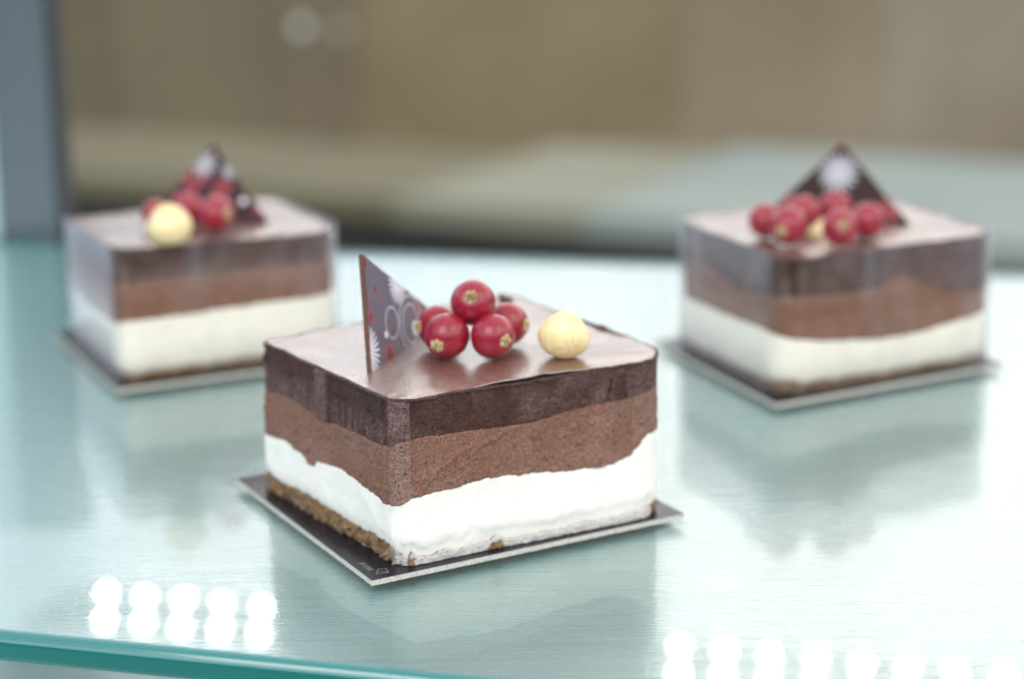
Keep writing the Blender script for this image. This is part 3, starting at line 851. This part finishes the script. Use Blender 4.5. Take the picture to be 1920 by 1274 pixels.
def slab(Q, z0, z1, bw):
    """slab with a rolled (bevelled) rim; returns verts, faces and which faces are rim"""
    Qv = [Vector((x, y, 0)) for x, y in Q]
    def inset(d):
        r = []
        for i in range(4):
            p, a, b = Qv[i], Qv[i - 1], Qv[(i + 1) % 4]
            e1 = (p - a).normalized(); e2 = (b - p).normalized()
            r.append(p + (-e1 + e2).normalized() * d * 1.414)
        return r
    prof = [(bw, z1)] + [(bw * (1 - math.sin(a)), z1 - bw * (1 - math.cos(a))) for a in np.linspace(.3, math.pi / 2, 6)]
    prof += [(.4 * bw * (1 - math.cos(a)), z0 + .4 * bw * (1 - math.sin(a))) for a in np.linspace(0, math.pi / 2, 7)]  # lower rim
    V = []
    for d, z in prof:
        for p in inset(d): V.append(off((p.x, p.y, z)))
    n = len(prof); Fc = [(0, 1, 2, 3)]; mi = [0]
    for k in range(n - 1):
        for j in range(4):
            Fc.append((k * 4 + j, (k + 1) * 4 + j, (k + 1) * 4 + (j + 1) % 4, k * 4 + (j + 1) % 4)); mi.append(1)
    Fc.append(tuple((n - 1) * 4 + j for j in (3, 2, 1, 0))); mi.append(0)
    return V, Fc, mi
V, Fc, mi = slab(GQ, -TH, 0, .0026)
mesh_obj('glass_pane', V, Fc, None, shelf, smooth=False, mats=[M['pane'], M['edge']], midx=mi)
sq = [(-.338, .4822), (.418, .2790), (.597, .7035), (-.398, .9262)]
V = [off((x, y, z)) for z in (-.0026, -.0021) for x, y in sq]
mesh_obj('brushed_metal_sheet', V, [(3, 2, 1, 0), (4, 5, 6, 7), (0, 1, 5, 4), (1, 2, 6, 5), (2, 3, 7, 6), (3, 0, 4, 7)], M['steel'], shelf, smooth=False)

t = NT('case_floor_mat'); n = t.noise(6, 3)
t.bsdf(Base_Color=t.mix(n, (.30, .42, .41), (.36, .47, .46)), Roughness=.4)
V, Fc = box(-.7, .7, .1, 1.0, -.205, -.2)
tag(mesh_obj('case_floor', V, Fc, t.m, smooth=False), kind='structure')

# ------------------------------------------------------------------ corner post of the display case
pb = unp((58, 448), 0)
post = thing('case_post', 'blue-grey metal corner post of the display case at the left edge', 'post', (pb.x, pb.y + .02, -.20))
V, Fc = box(-.0165, .0105, -.010, .012, 0, .345)
o = mesh_obj('post_profile', V, Fc, plain('blue_grey_metal', (.118, .150, .175), .38, Metallic=.25), post, smooth=False); bevel(o, .002, 3)
V, Fc = box(-.032, -.0167, -.007, .010, 0, .345)
o = mesh_obj('pale_glass_edge', V, Fc, plain('pale_glass_trim', (.50, .66, .69), .3), post, smooth=False); bevel(o, .0015, 2)
V, Fc = box(.0107, .0145, -.006, .010, 0, .345)
o = mesh_obj('dark_seal', V, Fc, plain('dark_seal', (.05, .055, .06), .5), post, smooth=False)

# ------------------------------------------------------------------ row of small case lights, seen mirrored in the glass
def led_mat():
    t = NT('led_emitter'); e = t.n('ShaderNodeEmission', {'Color': (1, .99, .95, 1), 'Strength': 125.0})
    t.link(e.outputs[0], t.out.inputs['Surface']); return t.m
M['led'] = led_mat()
ZL = .30
def mir(px): 
    p = unp(px, -ZL); return Vector((p.x, p.y, ZL))
l0, l1 = mir((200, 1108)), mir((1882, 1265))
m0, m1_ = mir((195, 1158)), mir((1877, 1314))  # second row of lights, added to make the doubled mirror image
step_ = (l1 - l0) / 21.0
lights = thing('light_strip', 'strip of small round white lights mirrored along the front of the glass', 'light strip', l0.lerp(l1, .5))
oc = l0.lerp(l1, .5)
perp = Vector((step_.y, -step_.x, 0)).normalized()
row2 = -perp * -.046
a = l0 - oc - step_ * 1.2; b = l1 - oc + step_ * 2.2
d = step_.normalized(); pv = perp
V = []
for z in (.003, .007):
    for base, e in ((a, -.012), (b, -.012), (b, .058), (a, .058)):
        V.append(base + pv * e + Vector((0, 0, z)))
mesh_obj('light_rail', V, [(3, 2, 1, 0), (4, 5, 6, 7), (0, 1, 5, 4), (1, 2, 6, 5), (2, 3, 7, 6), (3, 0, 4, 7)], plain('light_rail_metal', (.7, .72, .74), .4), lights, smooth=False)
def disc(n=20, r=.0032, h=.002):
    V = [(r * math.cos(2 * math.pi * k / n), r * math.sin(2 * math.pi * k / n), 0) for k in range(n)] + [(r * math.cos(2 * math.pi * k / n), r * math.sin(2 * math.pi * k / n), h) for k in range(n)]
    return V, [tuple(range(n))[::-1], tuple(range(n, 2 * n))] + [(k, (k + 1) % n, n + (k + 1) % n, n + k) for k in range(n)]
V, Fc = disc()
first = None
for k in range(0, 23):
    if k == 13: continue
    for rr in (0, 1):
        if first is None:
            o = first = mesh_obj('small_light', V, Fc, M['led'], lights, smooth=False)
        else:
            o = first.copy(); COL.objects.link(o); o.parent = lights
        o.location = (l0 if rr == 0 else m0).lerp(l1 if rr == 0 else m1_, k / 21.0) - oc

# ------------------------------------------------------------------ the blurred room behind
def mottled(name, cols, scale, rough=.8):
    t = NT(name); n = t.noise(scale, 4, .55)
    k = len(cols); st = [(.30 + .4 * i / (k - 1), c) for i, c in enumerate(cols)]
    t.bsdf(Base_Color=t.ramp(n, st), Roughness=rough); return t.m
FL = -1.0
V, Fc = box(-9, 9, -2, 9, FL - .05, FL)
tag(mesh_obj('floor', V, Fc, mottled('floor_mat', [(.10, .09, .07), (.16, .14, .11)], .8), smooth=False), kind='structure')
wl = thing('wall', 'low blurred brown panelled wall far behind the cakes', 'wall', (0, 7.2, FL))
xs = [-6, -1.42, -.86, -.55, .62, 1.35, 6]
wc = [[(.185, .155, .10), (.25, .21, .135)], [(.23, .195, .125), (.32, .26, .165)], [(.23, .185, .12), (.32, .25, .16)],
      [(.28, .205, .115), (.42, .335, .21)], [(.31, .24, .15), (.43, .35, .245)], [(.30, .24, .165), (.45, .38, .285)]]
for k in range(6):
    V, Fc = box(xs[k], xs[k + 1] - .004, 0, .2, 0, 1.95)
    mesh_obj('wall_panel', V, Fc, mottled('wall_panel_mat', wc[k], 1.2, .9), wl, smooth=False)
# one long counter running away to the left, its top in three panels
ZC = -.54
c0 = unp((60, 318), ZC); c1 = unp((2050, 470), ZC)
e = (c1 - c0).normalized(); w_ = Vector((-e.y, e.x, 0)); LEN = (c1 - c0).length
ct = thing('long_counter', 'long blurred counter with pale top panels and dark front, far behind the cakes', 'counter', (c0.x, c0.y, FL))
ct.rotation_euler = (0, 0, math.atan2(e.y, e.x))
hh = ZC - FL
cuts = [(-.8, .40, 'olive'), (.40, .58, 'sage'), (.58, 1.4, 'pale')]
cols = {'olive': [(.19, .17, .10), (.25, .22, .14)], 'sage': [(.30, .29, .20), (.35, .35, .27)], 'pale': [(.29, .355, .34), (.38, .42, .375)]}
for (a_, b_, nm), dp in zip(cuts, (.62, .80, .92)):
    V, Fc = box(a_ * LEN, b_ * LEN - .004, 0, dp, hh - .05, hh)
    mesh_obj('top_panel', V, Fc, mottled(nm + '_panel_mat', cols[nm], 3.0, .55), ct, smooth=False)
V, Fc = box(-.8 * LEN + .05, 1.4 * LEN - .05, .04, .58, 0, hh - .052)
mesh_obj('dark_front', V, Fc, mottled('dark_front_mat', [(.032, .034, .034), (.055, .052, .048)], 1.5, .8), ct, smooth=False)

for px, lb in (((565, 50), 'brighter of the two round pale lamps, blurred, high on the brown wall'), ((640, 56), 'fainter round pale lamp, blurred, just right of its twin on the wall')):
    p = unp(px, depth=6.9)
    V, Fc = berry_mesh(77)
    t = NT('dim_globe'); e = t.n('ShaderNodeEmission', {'Color': (.8, .95, .9, 1), 'Strength': .9 if px[0] < 600 else .45}); t.link(e.outputs[0], t.out.inputs['Surface'])
    o = mesh_obj('round_wall_lamp', V * .022, Fc, t.m); o.location = p
    tag(o, lb, 'lamp', 'round lamps on the wall')
